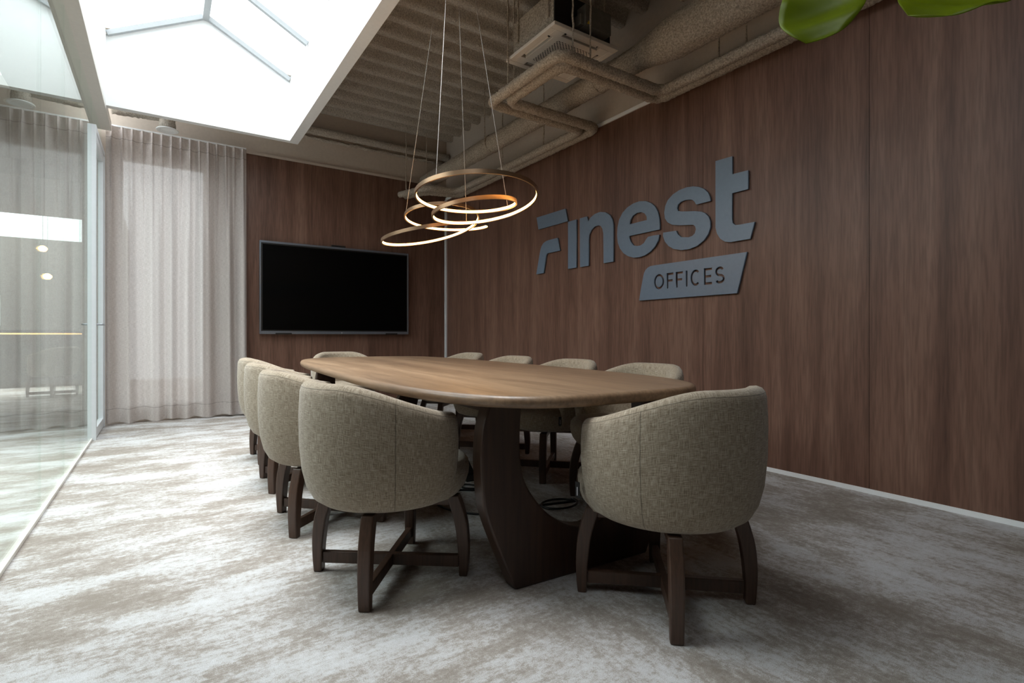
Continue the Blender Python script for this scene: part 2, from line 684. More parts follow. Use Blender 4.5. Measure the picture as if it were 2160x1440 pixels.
# window behind the curtain
w2 = struct('window_2', MB().box(WX0, WX0 + 0.06, YB + 0.03, YB + 0.1, WZ0, WZ1).box(WX1 - 0.06, WX1, YB + 0.03, YB + 0.1, WZ0, WZ1)
            .box(WX0 + 0.06, WX1 - 0.06, YB + 0.03, YB + 0.1, WZ0, WZ0 + 0.06).box(WX0 + 0.06, WX1 - 0.06, YB + 0.03, YB + 0.1, WZ1 - 0.06, WZ1), M['alu'])
MB().box(WX0 + 0.05, WX1 - 0.05, YB + 0.06, YB + 0.068, WZ0 + 0.05, WZ1 - 0.05).build('pane', M['sky_glass'], w2)

# wall behind the camera
struct('wall_front', MB().box(-6.0, XR + 0.14, YF - 0.12, YF, 0, 4.0), M['hall_dark'])


# sprayed ribbed ceiling deck
def deck():
    rnd = random.Random(3)
    mb = MB()
    pitch = 0.266
    prof = [(0.0, 0.0), (0.20, 0.0), (0.26, 0.012), (0.29, 0.05), (0.32, 0.09), (0.37, 0.115), (0.50, 0.117), (0.65, 0.117), (0.80, 0.115), (0.86, 0.09), (0.90, 0.05), (0.94, 0.012)]

    def rows(y0, y1):
        out = [(y0, 0.115)]
        k = int((y0 - 4.26) / pitch) - 2
        while True:
            for t, z in prof:
                y = 4.26 + (k + t) * pitch
                if y0 < y < y1:
                    out.append((y, z))
                if y >= y1:
                    out.append((y1, 0.115))
                    return out
            k += 1

    def patch(x0, x1, y0, y1, dx):
        rw = rows(y0, y1)
        nu = max(1, int((x1 - x0) / dx))
        nv = len(rw) - 1

        def fn(u, v):
            y, z = rw[int(round(v * nv))]
            x = x0 + (x1 - x0) * u
            j = 0.0 if u in (0, 1) or v in (0, 1) else 1.0
            return (x, y + j * rnd.uniform(-.005, .005), Z_DECK + z + j * rnd.uniform(-0.003, 0.003))
        mb.grid(nu, nv, fn)
    patch(SKY_X1 + 0.1, XR + 0.003, YF, YB, 0.022)
    patch(-0.55, SKY_X1 + 0.1, SKY_Y1 + 0.08, YB, 0.03)
    patch(-0.55, SKY_X1 + 0.1, YF, SKY_Y0 - 0.1, 0.08)
    return mb


struct('ceiling', deck(), M['spray_deck'], smooth=True, angle=80)
struct('ceiling_roof', MB().box(SKY_X1 + 0.1, XR + 0.14, YF, YB + 0.14, 3.96, 4.0).box(-0.6, SKY_X1 + 0.1, SKY_Y1 + 0.1, YB + 0.14, 3.96, 4.0)
       .box(-0.6, SKY_X1 + 0.1, YF, SKY_Y0 - 0.1, 3.96, 4.0), M['taupe'])

# skylight shaft (white lining, gabled ends)
t1, t2 = 0.10, 0.075
mb = MB()
mb.box(SKY_X1, SKY_X1 + t1, SKY_Y0 - t2, SKY_Y1 + t2, SH_Z, EAVE_Z)
mb.box(SKY_X0 - t1, SKY_X0, SKY_Y0 - t2, SKY_Y1 + t2, SH_Z, EAVE_Z)
gab = [(SKY_X0, SH_Z), (SKY_X1, SH_Z), (SKY_X1, EAVE_Z), (RIDGE_X, RIDGE_Z), (SKY_X0, EAVE_Z)]
mb.prism(gab, 'y', SKY_Y1, SKY_Y1 + t2).prism(gab, 'y', SKY_Y0 - t2, SKY_Y0)
struct('wall_skylight', mb, M['shaft'])

# roof light: ridge, rafters, panes
w3 = struct('window_3', MB().box(RIDGE_X - 0.03, RIDGE_X + 0.03, SKY_Y0, SKY_Y1 - 0.002, RIDGE_Z - 0.045, RIDGE_Z + 0.03)
            .box(SKY_X1 + 0.002, SKY_X1 + 0.06, SKY_Y0, SKY_Y1, EAVE_Z + 0.001, EAVE_Z + 0.03).box(SKY_X0 - 0.06, SKY_X0 - 0.002, SKY_Y0, SKY_Y1, EAVE_Z + 0.001, EAVE_Z + 0.03), M['roof_alu'])


def rafter(y0, side):
    xe = SKY_X1 if side > 0 else SKY_X0
    dx, dz = RIDGE_X - xe, RIDGE_Z - EAVE_Z
    L = sqrt(dx * dx + dz * dz)
    nx, nz = -dz / L * (1 if dx > 0 else -1), abs(dx) / L
    a = Vector((xe + 0.001 * (-side), 0, EAVE_Z + 0.008))
    b = Vector((RIDGE_X + 0.03 * side, 0, RIDGE_Z - 0.012))
    mb = MB()
    for (ya, yb, h0, h1) in ((y0 - 0.02, y0 + 0.02, -0.034, 0.0), (y0 - 0.018, y0 - 0.006, 0.0, 0.012), (y0 + 0.006, y0 + 0.018, 0.0, 0.012)):
        n = Vector((nx, 0, nz))
        ring = lambda p: [(*(p + n * h0).xy[:1], ya, (p + n * h0).z), ((p + n * h0).x, yb, (p + n * h0).z), ((p + n * h1).x, yb, (p + n * h1).z), ((p + n * h1).x, ya, (p + n * h1).z)]
        mb.rings([ring(a), ring(b)])
    return mb


ys = [SKY_Y1 - 0.0205]
while ys[-1] - 0.865 > SKY_Y0 + 0.1:
    ys.append(ys[-1] - 0.865)
ys.append(SKY_Y0 + 0.03)
for y in ys:
    for sd in (1, -1):
        rafter(y, sd).build('rafter', M['roof_alu'], w3)
for a, b in zip(ys[:-1], ys[1:]):
    for sd in (1, -1):
        xe = SKY_X1 if sd > 0 else SKY_X0
        p = [(xe + 0.05 * sd, EAVE_Z + 0.012), (RIDGE_X + 0.03 * sd, RIDGE_Z + 0.012 + 0.004), (RIDGE_X + 0.03 * sd, RIDGE_Z + 0.022), (xe + 0.05 * sd, EAVE_Z + 0.02)]
        MB().prism(p, 'y', b + 0.002, a - 0.002).build('pane', M['sky_glass'], w3)

# glazed partition on the left: rails, panes with butt joints
w1 = struct('window_1', MB().box(XL - 0.018, XL + 0.006, YF, 6.085, 0.0, 0.022).box(XL - 0.06, XL + 0.085, YF, 6.98, SH_Z - 0.045, SH_Z - 0.0005)
            .box(XL - 0.06, XL + 0.085, SKY_Y1 + 0.08, 6.98, SH_Z, SH_Z + 0.05), M['rail'], bevel=0.003)
joints = [YF, -0.85, 0.05, 0.95, 1.86, 2.78, 3.689, 4.493, 5.31, 6.085]
for a, b in zip(joints[:-1], joints[1:]):
    MB().box(XL - 0.010, XL, a + 0.002, b - 0.002, 0.02, SH_Z - 0.04).build('pane', M['glass'], w1)
MB().box(XL - 0.010, XL, 6.1, 7.0, 2.89, SH_Z - 0.04).build('pane', M['glass'], w1)

# white door in the partition
DY0, DY1, DZ = 6.09, 7.0, 2.885
d1 = struct('door_1', MB().box(XL - 0.03, XL + 0.032, DY0, DY0 + 0.05, 0.0, DZ).box(XL - 0.03, XL + 0.032, DY1 - 0.05, DY1, 0.0, DZ)
            .box(XL - 0.03, XL + 0.032, DY0 + 0.05, DY1 - 0.05, DZ - 0.05, DZ), M['alu'], bevel=0.003)
lf = MB().box(XL - 0.02, XL + 0.026, DY0 + 0.055, DY0 + 0.125, 0.008, DZ - 0.055).box(XL - 0.02, XL + 0.026, DY1 - 0.125, DY1 - 0.055, 0.008, DZ - 0.055)
lf.box(XL - 0.02, XL + 0.026, DY0 + 0.125, DY1 - 0.125, 0.008, 0.10).box(XL - 0.02, XL + 0.026, DY0 + 0.125, DY1 - 0.125, DZ - 0.125, DZ - 0.055)
leafd = lf.build('door_leaf', M['alu'], d1, bevel=0.004)
MB().box(XL - 0.004, XL + 0.004, DY0 + 0.12, DY1 - 0.12, 0.095, DZ - 0.12).build('pane', M['glass'], leafd)
MB().tube(rounded_path([(XL + 0.026, DY0 + 0.09, 1.06), (XL + 0.075, DY0 + 0.09, 1.06), (XL + 0.075, DY0 + 0.21, 1.06)], 0.015), 0.009, 12).build('handle', M['grey_alu'], leafd, smooth=True)

# ------------------------------------------------------------------ hall beyond the glass
struct('wall_hall', MB().box(-6.0, -3.3, 14.0, 14.14, 0, 2.9).box(-2.62, -0.6, 14.0, 14.14, 0, 2.9).box(-3.3, -2.62, 14.0, 14.14, 0, 1.15)
       .box(-3.3, -2.62, 14.0, 14.14, 1.75, 2.9).box(-6.1, -6.0, YF, 14.14, 0, 3.2).box(-0.72, -0.6, YB + 0.14, 14.14, 0, 3.2), M['hall_wall'])
struct('ceiling_hall', MB().box(-6.0, -4.2, YF, 14.14, 3.1, 3.2).box(-4.2, XL - 0.065, YF, 2.4, 3.1, 3.2).box(-4.2, XL - 0.065, 6.2, 8.6, 3.1, 3.2)
       .box(-1.1, XL - 0.065, 2.4, 6.2, 3.1, 3.2).box(-4.2, XL - 0.065, 8.6, 11.3, 2.9, 3.2), M['hall_wall'])
portal('hall_portal', (-2.4, 12.5, 3.25), (0, 0, 0), 3.4, 2.4)
portal('hall_portal', (-2.65, 4.3, 3.25), (0, 0, 0), 3.1, 3.8)
w4 = struct('window_4', MB().box(-3.3, -3.26, 14.03, 14.1, 1.15, 1.75).box(-2.66, -2.62, 14.03, 14.1, 1.15, 1.75).box(-3.26, -2.66, 14.03, 14.1, 1.15, 1.19).box(-3.26, -2.66, 14.03, 14.1, 1.71, 1.75), M['alu'])
MB().box(-3.27, -2.65, 14.06, 14.068, 1.18, 1.72).build('pane', M['sky_glass'], w4)
bar = empty('counter', (-1.9, 13.3, 0), label='dark bar counter with amber light strip, seen through the glass partition', cat='counter')
MB().box(-1.1, 1.1, -0.25, 0.3, 0.0, 0.98).build('body', M['hall_dark'], bar)
MB().box(-1.15, 1.15, -0.32, 0.32, 1.02, 1.07).box(-1.1, 1.1, -0.2, 0.3, 0.98, 1.02).build('worktop', M['hall_dark'], bar, bevel=0.004)
MB().box(-1.1, 1.1, -0.27, -0.255, 0.985, 1.008).build('light_strip', M['led_soft'], bar)
for i, (x, y, z) in enumerate(((-1.60, 11.2, 2.36), (-1.55, 11.25, 1.92))):
    lp = empty('hall_lamp', (x, y, z), label=('higher', 'lower')[i] + ' of the two small warm lamps seen through the glass partition', cat='lamp', group='warm lamps beyond the glass')
    MB().lathe([(0.001, -0.05), (0.035, -0.045), (0.06, -0.01), (0.06, 0.01), (0.03, 0.04), (0.001, 0.05)], seg=20).build('bulb', M['led'], lp, smooth=True)
    MB().tube([(0, 0, 0.05), (0, 0, 2.9 - z)], 0.004, 6).build('cord', M['black'], lp)


# ================================================================== TABLE
def table():
    cx, cy_, a, b, n = 1.52, 3.22, 0.694, 1.888, 3.9
    t = empty('conference_table', (cx, cy_, 0), -0.054, label='long oval smoked oak conference table with rounded edge, ringed by chairs', cat='table')
    N = 160

    def ring(inset, z):
        out = []
        for k in range(N):
            th = 2 * pi * k / N
            c, s_ = cos(th), sin(th)
            r = 2.0 / n
            out.append(((a - inset) * math.copysign(abs(c) ** r, c), (b - inset) * math.copysign(abs(s_) ** r, s_), z))
        return out
    prof = [(0.10, 0.706), (0.02, 0.706), (0.009, 0.709), (0.002, 0.717), (0.0, 0.728), (0.002, 0.739), (0.009, 0.747), (0.02, 0.750)]
    mb = MB().rings([ring(i, z) for i, z in prof])
    mb.build('tabletop', M['table_wood'], t, smooth=True, angle=60)
    out = [(0.986, 0.704), (0.962, 0.628), (0.951, 0.528), (0.954, 0.426), (0.970, 0.305), (1.026, 0.157), (1.095, 0.0)]
    inn = [(1.125, 0.704), (1.117, 0.613), (1.117, 0.507), (1.132, 0.416), (1.176, 0.338), (1.244, 0.262), (1.339, 0.201), (1.42, 0.178)]
    L = [(p.x, p.y) for p in smooth_path([(x, z, 0) for x, z in out], 5)]
    I = [(p.x, p.y) for p in smooth_path([(x, z, 0) for x, z in inn], 5)]
    mid = 1.43
    left = [(x - mid, z) for x, z in L]
    inner = [(x - mid, z) for x, z in I]
    poly = left + [(-x, z) for x, z in reversed(left)] + [(-x, z) for x, z in inner] + [(x, z) for x, z in reversed(inner[:-1])]
    for yy in (-1.62, 1.62):
        mb = MB()
        s = 1 if yy < 0 else -1
        mb.prism(poly, 'y', yy, yy + 0.075 * s)
        mb.build('pedestal', M['base_wood'], t, bevel=0.008)
    for x0 in (-0.37, 0.30):
        mb = MB()
        p = [(-1.545, 0.705), (-1.545, 0.66), (-1.50, 0.645), (1.50, 0.645), (1.545, 0.66), (1.545, 0.705)]
        mb.prism(p, 'x', x0, x0 + 0.07)
        mb.build('rail', M['base_wood'], t, bevel=0.006)
    for y0 in (-1.44, 1.36):
        MB().box(-0.30, 0.30, y0, y0 + 0.08, 0.655, 0.705).build('cross_rail', M['base_wood'], t, bevel=0.006)
    return t


table()


# ================================================================== CHAIRS
def make_chair(name='tub_chair'):
    root = empty(name)
    TM = radians(113)

    def ztop(th):
        x = min(1, max(0, (abs(th) - radians(26)) / radians(90)))
        return 0.784 - 0.118 * (x * x * (3 - 2 * x))
    prof = [(0.195, 0.326), (0.226, 0.320), (0.255, 0.325), (0.283, 0.346), (0.305, 0.388), (0.320, 0.448), (0.329, 0.52), (0.331, 0.60), (0.327, 0.67)]

    def section(th):
        zt = ztop(th)
        pr = [(r, z if z < 0.44 else 0.44 + (z - 0.44) * (zt - 0.04 - 0.44) / (0.67 - 0.44)) for r, z in prof]
        pr += [(0.322, zt - 0.020), (0.312, zt - 0.007), (0.296, zt - 0.001), (0.276, zt - 0.003), (0.262, zt - 0.014), (0.254, zt - 0.032)]
        pr += [(0.250, 0.56), (0.247, 0.50), (0.235, 0.43), (0.205, 0.38)]
        return pr
    n = 56
    rings, uvs = [], []
    for i in range(n + 1):
        th = -TM + 2 * TM * i / n
        # rounded arm fronts: the section shrinks to its middle line at both ends
        e = min(i, n - i)
        k = (0.40, 0.72, 0.90, 0.98)[e] if e < 4 else 1.0
        if e < 4:
            th = math.copysign(TM - (0.0, 0.008, 0.026, 0.060)[e], th)
        sec = section(th)
        mr = 0.290
        ring, uvr = [], []
        acc = 0
        for j, (r, z) in enumerate(sec):
            zz = z
            if k < 1:
                r2 = mr + (r - mr) * k
                zc = 0.52
                zz = zc + (z - zc) * (0.94 + 0.06 * k)
            else:
                r2 = r
            if j:
                acc += sqrt((r - sec[j - 1][0]) ** 2 + (z - sec[j - 1][1]) ** 2)
            ring.append((r2 * sin(th), -r2 * cos(th) * (1.05 if cos(th) > 0 else 0.985), zz))
            uvr.append((th * 0.327, acc))
        # pin top seam to a constant v
        rings.append(ring)
        tot = 1.0
        uvs.append(uvr)
    mb = MB()
    k = len(rings[0])
    for r, uvr in zip(rings, uvs):
        # normalise v on the outer face so the piping seam follows the rim
        vr = uvr[9][1]
        for p, q in zip(r, uvr):
            mb.v.append(p)
            mb.uv[len(mb.v) - 1] = (q[0], q[1] * 0.468 / vr if q[1] <= vr else 0.468 + (q[1] - vr))
    for i in range(n):
        a, b = i * k, (i + 1) * k
        for j in range(k - 1):
            mb.f.append((a + j, b + j, b + j + 1, a + j + 1))
        mb.f.append((a + k - 1, b + k - 1, b, a))
    mb.f.append(tuple(j for j in range(k)))
    mb.f.append(tuple(n * k + j for j in reversed(range(k))))
    mb.build('backrest', M['linen'], root, smooth=True, angle=70)

    # seat cushion, bulging forward between the arms
    mb = MB()
    NS = 48

    def rs(ph):
        f = 0.5 + 0.5 * cos(ph - pi / 2)            # 1 at the front
        x = min(1, max(0, (f - 0.42) / 0.25))
        return 0.247 + 0.058 * x * x * (3 - 2 * x)
    pr = [(0.55, 0.326), (0.78, 0.324), (0.88, 0.334), (0.95, 0.360), (0.99, 0.395), (1.0, 0.425), (0.987, 0.448), (0.94, 0.464), (0.85, 0.474), (0.5, 0.482), (0.1, 0.484)]
    acc = 0
    for q, (f, z) in enumerate(pr):
        if q:
            acc += sqrt(((f - pr[q - 1][0]) * 0.26) ** 2 + (z - pr[q - 1][1]) ** 2)
        for j in range(NS):
            ph = 2 * pi * j / NS
            r = rs(ph) * f
            mb.v.append((r * cos(ph), r * sin(ph) + 0.012, z))
            mb.uv[len(mb.v) - 1] = (ph * 0.26, acc) if q < 7 else (r * cos(ph), r * sin(ph))
    for q in range(len(pr) - 1):
        for j in range(NS):
            a, b = q * NS, (q + 1) * NS
            mb.f.append((a + j, a + (j + 1) % NS, b + (j + 1) % NS, b + j))
    mb.f.append(tuple(reversed(range(NS))))
    mb.f.append(tuple((len(pr) - 1) * NS + j for j in range(NS)))
    mb.build('seat', M['linen_seat'], root, smooth=True, angle=60)

    # label tag on the left seat edge
    tg = MB().box(-0.3005, -0.2985, 0.128, 0.150, 0.380, 0.436).build('fabric_tag', M['black'], root)
    MB().box(-0.3012, -0.3004, 0.138, 0.1405, 0.388, 0.418).build('tag_print', M['white'], tg)

    # four curved plank legs on the diagonals
    for q in range(4):
        ang = pi / 4 + q * pi / 2
        mb = MB()
        path = [(0.254, 0.320, 0.050, 0.046), (0.268, 0.28, 0.051, 0.046), (0.287, 0.21, 0.050, 0.046), (0.296, 0.13, 0.046, 0.045), (0.298, 0.06, 0.039, 0.043), (0.296, 0.0, 0.032, 0.042)]
        sp = smooth_path([(a, b, 0) for a, b, _, _ in path], 4)
        rr = []
        for i, p in enumerate(sp):
            t = i / (len(sp) - 1) * (len(path) - 1)
            i0 = min(int(t), len(path) - 2)
            f = t - i0
            d = path[i0][2] * (1 - f) + path[i0 + 1][2] * f
            w = path[i0][3] * (1 - f) + path[i0 + 1][3] * f
            x0, x1 = p.x - d / 2, p.x + d / 2
            rr.append([(x0, -w / 2, p.y), (x1, -w / 2, p.y), (x1, w / 2, p.y), (x0, w / 2, p.y)])
        mb.rings(rr)
        o = mb.build('leg', M['leg_wood'], root, bevel=0.005)
        o.rotation_euler = (0, 0, ang)
    for q in range(2):
        ang = pi / 4 + q * pi / 2
        zz = 0.0 if q == 0 else 0.0006
        o = MB().box(-0.277, 0.277, -0.013, 0.013, 0.034 + zz, 0.080 - zz).build('stretcher', M['leg_wood'], root, bevel=0.003)
        o.rotation_euler = (0, 0, ang)
        o = MB().box(-0.24, 0.24, -0.018, 0.018, 0.280 + zz, 0.314 - zz).build('seat_bearer', M['leg_wood'], root, bevel=0.003)
        o.rotation_euler = (0, 0, ang)
    MB().lathe([(0.001, 0.312), (0.11, 0.312), (0.11, 0.327), (0.001, 0.327)], seg=32).build('swivel_plate', M['dark_metal'], root, smooth=True)
    return root


chair0 = make_chair()
PL = 'oatmeal linen tub chair '
spots = [
    (1.525, 1.285, 92.5, PL + 'at the near end of the table, back to the camera', 'chairs at the table ends'),
    (1.575, 5.48, -90, PL + 'at the far end of the table, below the wall screen', 'chairs at the table ends'),
    (0.766, 2.027, 7.3, PL + 'nearest in the row along the glass side of the table', 'chairs on the glass side of the table'),
    (0.738, 2.83, -2.5, PL + 'second from the camera in the row on the glass side', 'chairs on the glass side of the table'),
    (0.770, 3.64, -1.5, PL + 'third from the camera in the row on the glass side', 'chairs on the glass side of the table'),
    (0.820, 4.46, 0, PL + 'farthest in the row on the glass side, nearest the curtain', 'chairs on the glass side of the table'),
    (2.25, 2.19, 180, PL + 'nearest in the row between the table and the wood wall', 'chairs on the wood wall side of the table'),
    (2.25, 2.91, 180, PL + 'second from the camera in the row by the wood wall', 'chairs on the wood wall side of the table'),
    (2.25, 3.67, 180, PL + 'third from the camera in the row by the wood wall', 'chairs on the wood wall side of the table'),
    (2.37, 4.67, 180, PL + 'farthest in the row by the wood wall, nearest the corner', 'chairs on the wood wall side of the table'),
    (-1.45, 11.0, 140, PL + 'faintly seen beyond the glass partition, before the bar counter', None),
]
for i, (x, y, deg, lab, grp) in enumerate(spots):
    c = chair0 if i == 0 else copy_tree(chair0)
    c.location = (x, y, 0)
    c.rotation_euler = (0, 0, radians(deg - 90))
    if 'group' in c:
        del c['group']
    tag(c, lab, 'chair', grp)


# ================================================================== SCREEN
def screen():
    x0, x1, z0, z1 = 0.989, 2.926, 0.978, 2.128
    yf = YB - 0.082
    t = empty('wall_screen', ((x0 + x1) / 2, yf, 0), label='large black flat screen with thin blue grey frame on the back wall', cat='screen')
    cx = (x0 + x1) / 2
    a, b = x0 - cx, x1 - cx
    fr = MB().box(a, a + 0.018, 0, 0.035, z0, z1).box(b - 0.018, b, 0, 0.035, z0, z1).box(a + 0.018, b - 0.018, 0, 0.035, z1 - 0.026, z1).box(a + 0.018, b - 0.018, 0, 0.035, z0, z0 + 0.036)
    fr.build('frame', M['tv_frame'], t, bevel=0.003)
    MB().box(a + 0.018, b - 0.018, 0.004, 0.03, z0 + 0.036, z1 - 0.026).build('bezel', M['black'], t)
    MB().box(a + 0.034, b - 0.034, 0.002, 0.01, z0 + 0.052, z1 - 0.042).build('display_panel', M['screen'], t)
    MB().box(a + 0.25, b - 0.25, 0.035, 0.0615, z0 + 0.2, z1 - 0.2).build('wall_bracket', M['dark_metal'], t)
    MB().box(-0.105, 0.075, -0.006, 0.03, z1, z1 + 0.022).build('camera_bar', M['black'], t, bevel=0.003)
    for xa, xb in ((a + 0.18, a + 0.37), (b - 0.34, b - 0.17)):
        MB().box(xa, xb, -0.006, 0.02, z0 - 0.004, z0 + 0.014).build('pen_tray', M['black'], t, bevel=0.002)
    MB().box(0.02, 0.032, -0.002, 0.0, z0 + 0.012, z0 + 0.02).build('power_light', M['white'], t)
    return t


screen()

# ================================================================== SIGN
GL = {
 'f_top': [[(4.791, 2.295), (4.281, 2.294), (4.243, 2.156), (4.754, 2.155)]],
 'f_low': [[(4.794, 1.654), (4.721, 1.91), (4.699, 1.954), (4.66, 1.988), (4.609, 2.003), (4.569, 2.006), (4.413, 2.007), (4.372, 1.865), (4.59, 1.865), (4.61, 1.85), (4.619, 1.827), (4.657, 1.654)]],
 'i': [[(4.235, 2.147), (4.103, 2.147), (4.103, 1.655), (4.235, 1.655)]],
 'n': [[(4.050, 2.148), (3.943, 2.148), (3.927, 2.093), (3.888, 2.127), (3.828, 2.150), (3.753, 2.156), (3.68, 2.138), (3.624, 2.102), (3.588, 2.053), (3.575, 1.995), (3.573, 1.653), (3.704, 1.653), (3.708, 1.938), (3.72, 1.986), (3.745, 2.019), (3.782, 2.031), (3.828, 2.028), (3.88, 2.002), (3.91, 1.96), (3.917, 1.913), (3.917, 1.653), (4.045, 1.653)]],
 'e': [[(3.021, 1.862), (3.021, 1.898), (3.026, 1.954), (3.041, 2.013), (3.07, 2.064), (3.116, 2.107), (3.176, 2.137), (3.25, 2.151), (3.323, 2.147), (3.395, 2.126), (3.454, 2.089), (3.496, 2.036), (3.518, 1.968), (3.524, 1.897), (3.515, 1.824), (3.488, 1.765), (3.443, 1.715), (3.388, 1.681), (3.323, 1.659), (3.252, 1.653), (3.183, 1.663), (3.123, 1.688), (3.07, 1.727), (3.037, 1.773), (3.026, 1.818), (3.089, 1.821), (3.149, 1.819), (3.173, 1.799), (3.197, 1.772), (3.236, 1.756), (3.28, 1.757), (3.323, 1.771), (3.355, 1.806), (3.372, 1.846), (3.374, 1.862)],
       [(3.369, 1.967), (3.358, 2.005), (3.33, 2.037), (3.28, 2.054), (3.231, 2.051), (3.19, 2.032), (3.166, 2.001), (3.163, 1.968), (3.245, 1.968), (3.308, 1.967)]],
 's': [[(2.522, 1.998), (2.529, 2.033), (2.548, 2.071), (2.581, 2.104), (2.628, 2.132), (2.682, 2.149), (2.745, 2.156), (2.816, 2.150), (2.882, 2.129), (2.935, 2.092), (2.961, 2.049), (2.971, 1.996), (2.965, 1.946), (2.935, 1.906), (2.89, 1.879), (2.831, 1.864), (2.682, 1.842), (2.662, 1.825), (2.655, 1.801), (2.665, 1.771), (2.689, 1.754), (2.724, 1.748), (2.802, 1.762), (2.834, 1.79), (2.849, 1.822), (2.983, 1.828), (2.985, 1.800), (2.965, 1.750), (2.927, 1.707), (2.875, 1.675), (2.802, 1.656), (2.724, 1.652), (2.648, 1.667), (2.581, 1.703), (2.542, 1.748), (2.524, 1.796), (2.525, 1.841), (2.542, 1.883), (2.574, 1.915), (2.614, 1.934), (2.668, 1.948), (2.795, 1.970), (2.831, 1.983), (2.840, 2.006), (2.831, 2.034), (2.802, 2.051), (2.759, 2.057), (2.717, 2.051), (2.689, 2.042), (2.668, 2.023), (2.653, 1.998)]],
 't': [[(2.478, 2.294), (2.337, 2.291), (2.337, 2.157), (2.209, 2.153), (2.209, 2.017), (2.339, 2.016), (2.339, 1.823), (2.333, 1.792), (2.312, 1.774), (2.277, 1.771), (2.160, 1.770), (2.193, 1.654), (2.354, 1.654), (2.397, 1.664), (2.437, 1.692), (2.465, 1.736), (2.477, 1.782)]],
}


def arc(cx, cz, rx, rz, a0, a1, n=20):
    return [(cx + rx * cos(radians(a0 + (a1 - a0) * k / n)), cz + rz * sin(radians(a0 + (a1 - a0) * k / n))) for k in range(n + 1)]


def stroke(path, w):
    """Outline of a constant-width stroke through 2D points."""
    P = [Vector((*p, 0)) for p in path]
    l, r = [], []
    for i, p in enumerate(P):
        d = P[min(i + 1, len(P) - 1)] - P[max(i - 1, 0)]
        d.normalize()
        nrm = Vector((-d.y, d.x, 0)) * (w / 2)
        l.append(tuple((p + nrm).xy))
        r.append(tuple((p - nrm).xy))
    return l + r[::-1]


def plate_loops():
    plate = [(3.252, 1.268), (3.235, 1.352), (3.206, 1.470), (3.196, 1.505), (3.180, 1.530), (3.155, 1.549), (3.123, 1.560), (3.083, 1.562), (2.22, 1.562), (2.297, 1.268)]
    z0, z1, w = 1.352, 1.481, 0.0185
    L = [plate]
    zc, rz = (z0 + z1) / 2, (z1 - z0) / 2
    # glyphs are written left to right as read, that is toward smaller y
    L.append(arc(3.028, zc, 0.055, rz, 0, 360, 40)[:-1])
    L.append(arc(3.028, zc, 0.055 - w, rz - w, 0, 360, 40)[:-1])

    def efl(y0, y1, bars):
        out = [(y0, z0), (y0, z1)]
        if bars == 'F':
            return [(y0, z0), (y0, z1), (y1, z1), (y1, z1 - w), (y0 - w, z1 - w), (y0 - w, zc + w / 2), (y1 + 0.008, zc + w / 2), (y1 + 0.008, zc - w / 2), (y0 - w, zc - w / 2), (y0 - w, z0)]
        if bars == 'E':
            return [(y0, z0), (y0, z1), (y1, z1), (y1, z1 - w), (y0 - w, z1 - w), (y0 - w, zc + w / 2), (y1 + 0.008, zc + w / 2), (y1 + 0.008, zc - w / 2), (y0 - w, zc - w / 2), (y0 - w, z0 + w), (y1, z0 + w), (y1, z0)]
        return [(y0, z0), (y0, z1), (y0 - w, z1), (y0 - w, z0)]
    L.append(efl(2.947, 2.876, 'F'))
    L.append(efl(2.851, 2.780, 'F'))
    L.append(efl(2.754, 2.737, 'I'))
    c = arc(0, 0, 0.049 - w / 2, rz - w / 2, 48, 312, 30)
    L.append(stroke([(2.659 - x, zc + z) for x, z in c], w))
    L.append(efl(2.583, 2.508, 'E'))
    rr = rz / 2
    s_path = arc(0, rr - w / 4, 0.040 - w / 2, rr - w / 4, 30, 180, 14) + arc(0, rr - w / 4, 0.040 - w / 2, rr - w / 4, 180, 255, 6)[1:] + arc(0, -rr + w / 4, 0.043 - w / 2, rr - w / 4, 75, -150, 20)
    L.append(stroke([(2.441 - x, zc + z) for x, z in s_path], w))
    return L


def cut_board(name, loops, parent, x_front=XR - 0.029, x_back=XR - 0.0085):
    cu = bpy.data.curves.new(name, 'CURVE')
    cu.dimensions = '2D'
    cu.fill_mode = 'BOTH'
    cu.extrude = (x_back - x_front) / 2
    for lp in loops:
        sp = cu.splines.new('POLY')
        sp.points.add(len(lp) - 1)
        for p, (y, z) in zip(sp.points, lp):
            p.co = (-y, z, 0, 1)
        sp.use_cyclic_u = True
    tmp = bpy.data.objects.new(name + '_curve', cu)
    me = bpy.data.meshes.new_from_object(tmp)
    bpy.data.objects.remove(tmp)
    # local (x=-y, y=z, z=thickness) -> world: facing -X
    mt = Matrix(((0, 0, -1, (x_front + x_back) / 2), (-1, 0, 0, 0), (0, 1, 0, 0), (0, 0, 0, 1)))
    me.transform(mt)
    me.name = name
    bm = bmesh.new()
    bm.from_mesh(me)
    bmesh.ops.remove_doubles(bm, verts=bm.verts, dist=1e-5)
    bmesh.ops.recalc_face_normals(bm, faces=bm.faces)
    bm.to_mesh(me)
    bm.free()
    me.materials.clear()
    me.materials.append(M['sign'])
    o = bpy.data.objects.new(name, me)
    COL.objects.link(o)
    o.parent = parent
    return o


sg = empty('wall_sign', (0, 0, 0), label='large slate blue cut-out lettering and name plate on the wood wall', cat='sign')
for key, nm in (('f_top', 'letter_bar'), ('f_low', 'letter_foot'), ('i', 'letter'), ('n', 'letter'), ('e', 'letter'), ('s', 'letter'), ('t', 'letter')):
    loops = GL[key]
    if key in 'nes':
        # round the sampled curves
        pass
    cut_board(nm, loops, sg)
cut_board('name_plate', plate_loops(), sg)


